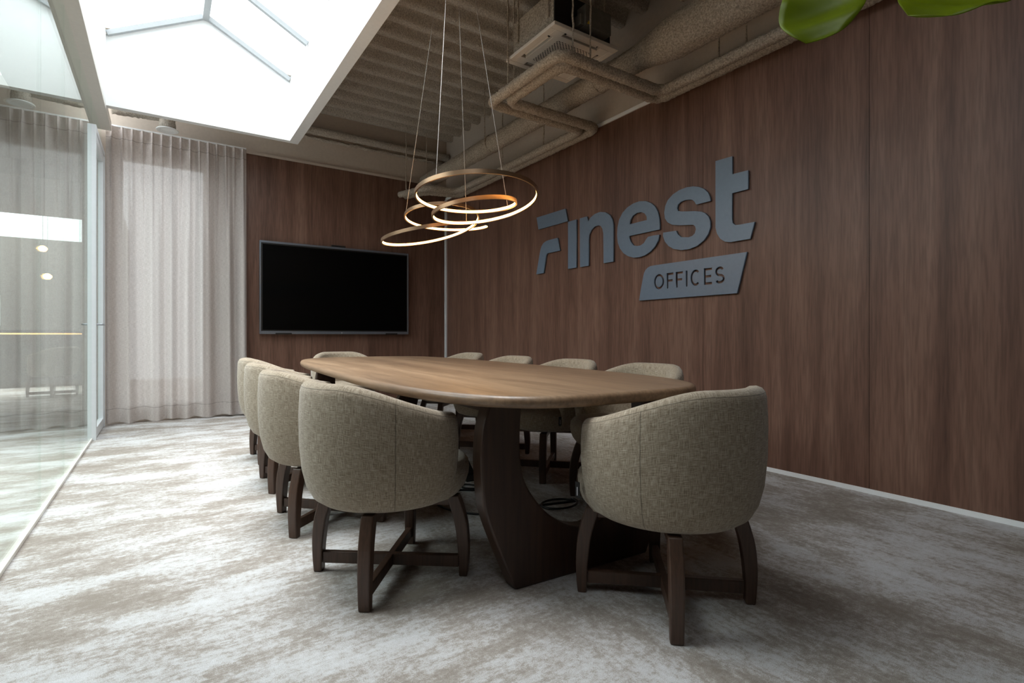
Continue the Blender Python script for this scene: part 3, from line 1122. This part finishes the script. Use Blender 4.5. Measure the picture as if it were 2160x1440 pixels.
# ================================================================== PENDANT LAMP
def pendant():
    cpos = Vector((1.532, 2.96, Z_DECK - 0.02))
    t = empty('pendant_lamp', cpos, label='bronze pendant lamp of two looping glowing bands over the table', cat='lamp')
    MB().lathe([(0.001, 0.022), (0.09, 0.022), (0.09, -0.012), (0.08, -0.018), (0.001, -0.018)], seg=32).build('canopy', M['bronze'], t, smooth=True)
    yaw = radians(33.719)
    rv, dv = Vector((cos(yaw), -sin(yaw), 0)), Vector((sin(yaw), cos(yaw), 0))

    def curve(p, th):
        c1, R1, c2, R2 = Vector(p[0:3]), p[3], Vector(p[4:7]), p[7]
        sx, sy, h, ph = p[8:12]
        w = .5 + .5 * cos((th - pi / 2 - ph) / 2)
        C = c1 * w + c2 * (1 - w)
        R = R1 * w + R2 * (1 - w)
        a, b = cos(th) * R, -sin(th) * R
        P = C + rv * a + dv * b
        P.z += sx * a + sy * b + h * cos((th - 1.5 * pi - ph) / 2)
        return P, C
    loops = ((1.664, 2.881, 1.849, 0.405, 1.636, 2.896, 1.742, 0.24, 0.083, -0.051, 0.034, 0.083),
             (1.841, 3.766, 1.937, 0.2675, 1.777, 3.726, 1.713, 0.429, 0.115, -0.007, 0.023, 0.228))
    hw, th_ = 0.0125, 0.010
    for p, lab in zip(loops, ('upper looping band with its light on the inner face', 'lower looping band with its light on the inner face')):
        N = 240
        rm, rl = [], []
        for k in range(N):
            P, C = curve(p, 4 * pi * k / N)
            P2, _ = curve(p, 4 * pi * (k + 1) / N)
            d = (P2 - P).normalized()
            inn = (C - P)
            inn -= d * inn.dot(d)
            inn.z *= 0.3
            inn.normalize()
            up = d.cross(inn)
            if up.z < 0:
                up = -up
            q = P - cpos
            o_ = -inn * th_ / 2
            rm.append([q + o_ + up * hw, q - o_ + up * hw, q - o_ - up * hw, q + o_ - up * hw])
            i0, i1 = inn * (th_ / 2 - 0.001), inn * (th_ / 2 + 0.002)
            rl.append([q + i0 + up * hw * 0.66, q + i1 + up * hw * 0.66, q + i1 - up * hw * 0.66, q + i0 - up * hw * 0.66])
        band = tag(MB().rings(rm, closed=True).build('light_ring', M['bronze'], t, smooth=True, angle=50), lab)
        MB().rings(rl, closed=True).build('led_strip', M['led'], band, smooth=True, angle=50)
    for (x, y, z) in ((1.567, 3.825, 1.906), (1.296, 2.719, 1.858), (1.746, 3.182, 1.735), (1.934, 2.952, 1.82)):
        a = Vector((x, y, z + 0.008)) - cpos
        s = Vector((x - cpos.x, y - cpos.y, 0)).normalized() * 0.03
        MB().tube([s + Vector((0, 0, -0.015)), a], 0.0016, 6).build('suspension_wire', M['wire'], t)
    return t


pendant()


# ================================================================== CURTAIN
def curtain():
    rnd = random.Random(11)
    t = empty('curtain', (0, YB - 0.1, 0), label='floor length grey linen curtain with pinch pleats before the back window', cat='curtain')
    x0, x1, z0, z1 = -0.50, 0.84, 0.022, 3.195
    nf = 15
    cent = [x0 + 0.05 + (x1 - x0 - 0.09) * i / (nf - 1) for i in range(nf)]
    ph = [rnd.uniform(-0.6, 0.6) for _ in range(40)]
    NU, NV = 300, 90

    def yoff(x, z):
        h = (z - z0) / (z1 - z0)
        u = (x - x0) / (x1 - x0)
        top = 0.0
        for c in cent:                                   # pinched pleats under the header
            d = abs(x - c)
            top += 0.042 * math.exp(-(d / 0.011) ** 2)
        low = 0.046 * sin(2 * pi * u * 7.5 + 1.3 * sin(4 * u * pi) + 0.3 * sin(3 * h)) + 0.012 * sin(2 * pi * u * 14.0 + 1.0 + 0.6 * h) + 0.016 * sin(2 * pi * u * 3.3)
        k = min(1, max(0, (h - 0.55) / 0.40))
        k = k * k * (3 - 2 * k)
        kk = min(1, max(0, (h - 0.955) / 0.02))
        y = low * (1 - k) + (0.45 * low + top) * k * (1 - kk) + kk * (top * 0.55 + 0.012 * sin(2 * pi * (x - cent[0]) / (cent[1] - cent[0])))
        return -y

    def fn(u, v):
        h = v
        x = x0 + (x1 - x0) * u
        z = z0 + (z1 - z0) * v
        xs = x + 0.012 * (1 - v) * sin(9 * u)
        dz = 0.008 * sin(2 * pi * u * 5.2) * (1 - min(1, v * 8))
        return (xs, yoff(x, z), z + dz)
    tot = 2.4
    MB().grid(NU, NV, fn, lambda u, v: (u * tot, z0 + (z1 - z0) * v)).build('cloth', M['curtain'], t, smooth=True, angle=180)
    MB().box(x0, x1, 0.0, 0.028, z1 + 0.003, z1 + 0.02).build('curtain_track', M['white'], t)
    return t


curtain()
for z, nm, lab in ((1.596, 'light_switch', 'pale light switch plate showing through the curtain, upper of two'), (1.097, 'wall_socket', 'pale wall socket plate showing through the curtain, lower of two')):
    sw = empty(nm, (0.655, YB, z), label=lab, cat='switch' if 'switch' in nm else 'socket')
    MB().box(-0.06 if z > 1.3 else -0.042, 0.06 if z > 1.3 else 0.042, -0.012, -0.0005, -0.042, 0.042).build('plate', M['white'], sw, bevel=0.003)
    if z > 1.3:
        for xx in (-0.028, 0.028):
            MB().box(xx - 0.02, xx + 0.02, -0.016, -0.011, -0.03, 0.03).build('rocker', M['white'], sw, bevel=0.002)
    else:
        MB().lathe([(0.001, 0.0), (0.026, 0.0), (0.026, 0.004), (0.02, 0.004), (0.018, 0.001)], seg=20).build('socket_ring', M['ac_white'], sw).rotation_euler = (pi / 2, 0, 0)
        sw.children[-1].location = (0, -0.012, 0)

# ================================================================== AIR AND PIPES
rn = random.Random(5)
ZP = 2.955


def pipe(name, path, r, mat, label, cat, seg=18, step=0.016, jit=0.004, parent=None, corner=0.09, group=None):
    o = MB().tube(rounded_path(path, corner, step), r, seg, jit, rnd=rn).build(name, mat, parent, smooth=True, angle=100)
    if label:
        tag(o, label, cat, group)
    return o


# large duct along the wood wall: a wide near length stepping down to a narrower run
XD, ZD = 3.195, 3.19
duct = empty('air_duct', (XD, 2.6, ZD), label='wide sprayed air duct running along the top of the wood wall', cat='duct')


def duct_r(y):
    a, b = 0.150, 0.096
    k = min(1, max(0, (y - 2.55) / 0.42))
    return a + (b - a) * k * k * (3 - 2 * k)


ys_ = [YF + 0.02 + i * 0.018 for i in range(int((YB - 0.04 - YF) / 0.018))]
MB().tube([(0, y - 2.6, 0) for y in ys_], lambda t: duct_r(ys_[0] + t * (ys_[-1] - ys_[0])), 44, 0.006, rnd=rn).build('duct_tube', M['spray'], duct, smooth=True, angle=100)
for y in (3.4, 5.2, 6.8, 1.2):
    MB().tube([(-duct_r(y) - 0.008, y - 2.6, 0.0), (-duct_r(y) - 0.008, y - 2.6, Z_DECK - ZD - 0.002)], 0.006, 8, 0.002, rnd=rn).build('hanger', M['spray'], duct)
    MB().tube([((duct_r(y) + 0.004) * cos(a * pi / 12), y - 2.6, (duct_r(y) + 0.004) * sin(a * pi / 12)) for a in range(24)], 0.007, 6, 0.001, closed=True, rnd=rn).build('strap', M['spray'], duct)

# two insulated pipes: along the wall, out around the cassette and back
outer = empty('insulated_pipe', (3.40, 2.9, ZP), label='sprayed pipe looping round the ceiling cassette, the outer of the pair', cat='pipe', group='insulated pipes under the ceiling')
inner = empty('insulated_pipe', (3.49, 3.0, ZP), label='sprayed pipe looping round the ceiling cassette, the inner of the pair', cat='pipe', group='insulated pipes under the ceiling')


def rel(pts, e):
    return [tuple(Vector(p) - e.location) for p in pts]


RP = 0.042
po = [(3.405, YF + 0.02, ZP), (3.405, 2.90, ZP), (2.345, 2.90, ZP), (2.345, 3.865, ZP), (3.40, 3.865, ZP), (3.40, 6.45, ZP), (2.97, 6.55, ZP), (2.80, 7.06, ZP)]
pi_ = [(3.495, YF + 0.02, ZP), (3.495, 3.01, ZP), (2.455, 3.01, ZP), (2.455, 3.745, ZP), (3.49, 3.745, ZP), (3.49, 6.58, ZP - 0.01), (3.04, 6.68, ZP - 0.01), (2.88, 7.06, ZP - 0.01)]
MB().tube(rounded_path(rel(po, outer), 0.10, 0.014), RP, 20, 0.0045, rnd=rn).build('pipe_run', M['spray'], outer, smooth=True, angle=100)
MB().tube(rounded_path(rel(pi_, inner), 0.10, 0.014), RP, 20, 0.0045, rnd=rn).build('pipe_run', M['spray'], inner, smooth=True, angle=100)
for e, pts in ((outer, ((2.336, 3.56), (2.465, 2.90), (2.633, 2.90), (3.405, 2.36), (2.84, 6.93), (3.40, 5.3))), (inner, ((2.455, 3.65), (3.495, 2.2), (3.49, 4.6)))):
    for x, y in pts:
        jx = [0.0]
        p = [(x - e.location.x + rn.uniform(-.004, .004), y - e.location.y, 0.03 + (Z_DECK - ZP - 0.034) * k / 12) for k in range(13)]
        MB().tube(p, 0.0065, 8, 0.002, rnd=rn).build('hanger', M['spray'], e, smooth=True)


# ceiling cassette
def cassette():
    cx, cy_ = 2.672, 3.290
    z = 3.20
    t = empty('air_conditioner', (cx, cy_, z), label='square ivory ceiling cassette air conditioner hanging in the sprayed pipes', cat='air conditioner')
    s = 0.321
    fr = MB()
    # frame ring with four slot openings
    w = 0.052
    o0, o1, o2, o3 = s, s - w, s - w - 0.045, s - w - 0.06
    fr.box(-o0, o0, -o0, -o1, 0, 0.028).box(-o0, o0, o1, o0, 0, 0.028).box(-o0, -o1, -o1, o1, 0, 0.028).box(o1, o0, -o1, o1, 0, 0.028)
    for sx in (-1, 1):
        for sy in (-1, 1):
            fr.box(*sorted((sx * o1, sx * (o1 - 0.09))), *sorted((sy * o1, sy * (o1 - 0.09))), 0.0005, 0.028)
    fr.build('panel_frame', M['ac_white'], t, bevel=0.004)
    MB().box(-o2, o2, -o2, o2, 0.001, 0.027).build('intake_panel', M['ac_white'], t, bevel=0.004)
    MB().box(-o1, o1, -o1, o1, 0.0285, 0.034).build('slot_back', M['dark_metal'], t)
    for q in range(4):
        lv = MB().box(-0.15, 0.15, -0.004, 0.012, 0.010, 0.013).build('louvre', M['ac_white'], t)
        a = q * pi / 2
        lv.location = (cos(a + pi / 2) * (o1 - 0.02), sin(a + pi / 2) * (o1 - 0.02), 0.0)
        lv.rotation_euler = (0.35, 0, a)
    MB().box(-0.165, 0.165, -0.165, 0.165, -0.0012, 0.002).build('grille', M['perforated'], t)
    MB().box(-0.275, 0.275, -0.25, 0.275, 0.034, 0.31).build('casing', M['spray'], t, bevel=0.004)
    MB().box(-0.272, 0.28, -0.262, -0.2505, 0.036, 0.30).box(0.2755, 0.285, -0.26, 0.27, 0.036, 0.30).build('side_plate', M['dark_metal'], t)
    jb = MB().box(-0.06, 0.20, -0.36, -0.263, 0.06, 0.22).box(-0.09, -0.06, -0.34, -0.27, 0.07, 0.15).build('junction_box', M['box_metal'], t, bevel=0.003)
    MB().prism([(-0.045, 0.075), (-0.012, 0.075), (-0.0285, 0.104)], 'y', -0.3615, -0.3602).build('warning_triangle', M['yellow'], jb)
    for sx, sy in ((-1, -1), (-1, 1), (1, 1), (1, -1)):
        MB().tube([(sx * 0.285, sy * 0.2, 0.12 + k * 0.05) for k in range(13)], 0.007, 8, 0.002, rnd=rn).build('hanger', M['spray'], t)
    return t


cassette()
hs = empty('hose', (2.55, 2.72, 3.45), label='twisted yellow foam hose hanging beside the ceiling cassette', cat='hose')
for q in range(2):
    MB().tube([(0.022 * cos(k * 0.55 + q * pi), 0.022 * sin(k * 0.55 + q * pi), 0.02 * k) for k in range(24)], 0.021, 10, 0.002, rnd=rn).build('strand', M['foam'], hs, smooth=True)

pipe('sprayed_conduit', [(2.62, 2.40, 3.42), (2.80, 2.40, 3.54), (2.98, 2.40, 3.54), (3.05, 2.40, 3.45), (3.06, 2.40, 3.325)], 0.028, M['spray'], 'bent sprayed conduit between the ceiling cassette and the wide duct', 'conduit', corner=0.06)
pipe('sprayed_pipe', [(1.32, 7.03, 3.60), (3.545, 7.03, 3.60)], 0.05, M['spray_deck'], 'sprayed pipe under the ceiling ribs along the back wall', 'pipe', step=0.02)
pipe('sprayed_pipe', [(1.9, 3.02, 3.58), (2.27, 3.02, 3.58), (2.27, 3.3, 3.58)], 0.04, M['spray'], 'short sprayed pipe beside the hanging ceiling cassette', 'pipe', corner=0.05)
struct('trim_4', MB().tube([(-0.5 + 0.03 * k, YB - 0.012, 3.53 + rn.uniform(-.008, .008)) for k in range(135)], 0.022, 8, 0.008, rnd=rn), M['spray_deck'], smooth=True)

# round diffuser with its sprayed duct, above the curtain
v = empty('ceiling_vent', (0.045, 6.72, 3.15), label='round white ceiling vent on a sprayed duct above the curtain', cat='vent')
MB().lathe([(0.001, 0.012), (0.05, 0.012), (0.06, 0.002), (0.066, 0.0), (0.070, 0.006), (0.074, 0.0), (0.100, 0.0), (0.104, 0.006), (0.098, 0.014), (0.08, 0.02), (0.001, 0.02)], seg=40).build('diffuser', M['white'], v, smooth=True)
MB().tube(rounded_path([(0, 0, 0.02), (0, 0, 0.17), (-0.48, 0.06, 0.17)], 0.09, 0.014), 0.075, 26, 0.006, rnd=rn).build('flexible_duct', M['spray_deck'], v, smooth=True, angle=100)

# ================================================================== CABLES UNDER THE TABLE
cb = empty('power_cable', (1.8, 2.3, 0), label='black power cable coiled on the carpet under the table', cat='cable')
loop = [(1.855 + 0.11 * cos(a * pi / 12), 2.30 + 0.085 * sin(a * pi / 12), 0.006 + 0.0004 * a) for a in range(26)]
run = [(1.70, 2.36, .006), (1.55, 2.36, .006), (1.437, 2.389, .006), (1.36, 2.45, .006), (1.30, 2.56, .006), (1.29, 2.70, .006), (1.36, 2.82, .006), (1.50, 2.86, .006), (1.60, 2.80, .006), (1.66, 2.86, .006), (1.60, 2.95, .006), (1.56, 2.88, .006), (1.64, 2.82, .006), (1.69, 2.92, .006), (1.70, 2.99, .012)]
MB().tube([tuple(p - cb.location) for p in smooth_path([*reversed(loop), *run], 5)], 0.006, 8).build('lead', M['black'], cb, smooth=True)
fb = empty('floor_box', (1.72, 3.07, 0), label='black floor outlet box with its lid open under the table', cat='floor box')
MB().box(-0.07, 0.07, -0.07, 0.07, 0.0, 0.008).build('surround', M['black'], fb, bevel=0.002)
ld = MB().box(-0.065, 0.065, -0.004, 0.004, 0.0, 0.12).build('lid', M['black'], fb, bevel=0.002)
ld.location, ld.rotation_euler = (0, 0.065, 0.008), (-0.9, 0, 0)


# ================================================================== PLANT (only leaf ends reach the picture)
def leaf(length, width, droop=0.25):
    mb = MB()
    nl, nw = 36, 10

    def fn(u, v):
        t = u
        q = min(1, t / 0.6)
        wv = width / 2 * (0.22 + 0.78 * q * q * (3 - 2 * q)) * (1.0 if t < 0.6 else max(0.0, 1 - ((t - 0.6) / 0.4) ** 2.4) ** 0.5)
        s = (v - 0.5) * 2
        y = s * wv * (1 + 0.04 * sin(t * 17 + s))
        z = 0.18 * wv * s * s + 0.006 * sin(t * 23 + 3 * s) * min(1, wv / 0.06) - droop * length * t * t * 0.4
        return (t * length, y, z)
    return mb.grid(nl, nw, fn)


def orient(o, base, tip, nrm):
    x = (Vector(tip) - Vector(base)).normalized()
    z = Vector(nrm)
    z = (z - x * z.dot(x)).normalized()
    y = z.cross(x)
    o.matrix_local = Matrix(((x.x, y.x, z.x, base[0]), (x.y, y.y, z.y, base[1]), (x.z, y.z, z.z, base[2]), (0, 0, 0, 1)))


def plant():
    px, py = 1.80, 0.02
    t = empty('potted_fig', (px, py, 0), label='tall fig plant, two broad green leaf ends at top right', cat='plant')
    MB().lathe([(0.001, 0.0), (0.13, 0.0), (0.165, 0.32), (0.175, 0.33), (0.165, 0.335), (0.155, 0.325), (0.15, 0.30), (0.001, 0.30)], seg=36).build('pot', M['pot'], t, smooth=True)
    MB().lathe([(0.001, 0.302), (0.150, 0.302), (0.150, 0.306), (0.001, 0.315)], seg=24).build('soil', M['soil'], t)
    trunk = smooth_path([(0, 0, 0.30), (0.01, 0.01, 0.7), (-0.02, 0.02, 1.1), (-0.06, 0.06, 1.5), (-0.10, 0.10, 1.9), (-0.12, 0.13, 2.15)], 6)
    MB().tube(trunk, lambda q: 0.02 - 0.012 * q, 10).build('trunk', M['bark'], t, smooth=True)
    rnd = random.Random(21)
    B = Vector((px, py, 0))

    def add(base, tip, nrm, w):
        base, tip = Vector(base) - B, Vector(tip) - B
        L = (tip - base).length
        o = leaf(L, w, 0.05).build('leaf', M['leaf'], t, smooth=True, angle=180, solid=0.0015)
        orient(o, base, tip, nrm)
        # stalk back to the trunk
        k = min(range(len(trunk)), key=lambda i: abs(trunk[i].z - (base.z + 0.05)))
        a = trunk[k]
        MB().tube(smooth_path([a, a.lerp(base, 0.5) + Vector((0, 0, 0.03)), base], 5), 0.004, 6).build('leaf_stalk', M['bark'], t)
    add((1.30, 0.56, 1.875), (1.128, 0.573, 1.572), (-0.75, -0.55, 0.35), 0.165)
    add((1.62, 0.29, 1.755), (1.305, 0.452, 1.632), (-0.5, -0.45, 0.55), 0.19)
    for k in range(16):
        a = k * 2.4 + 0.4
        z = 1.15 + 0.07 * k
        r0, r1 = 0.12, 0.36 + rnd.uniform(-.04, .06)
        c = trunk[min(len(trunk) - 1, int((z - 0.30) / 1.9 * len(trunk)))] + B
        base = (c.x + r0 * cos(a), c.y + r0 * sin(a), z)
        tip = (c.x + r1 * cos(a), c.y + r1 * sin(a), z - 0.02 - rnd.uniform(0, .12))
        # keep the camera's view of the room clear
        mx, my = tip[0], tip[1]
        d = mx * 0.555 + my * 0.832
        u = (mx * 0.832 - my * 0.555) / max(d, 0.05)
        vv = (tip[2] - 0.95) / max(d, 0.05)
        if u < 1.12 and vv < 0.85:
            continue
        add(base, tip, (0.3 * cos(a), 0.3 * sin(a), 1), 0.20 + rnd.uniform(-.03, .03))
    return t


plant()
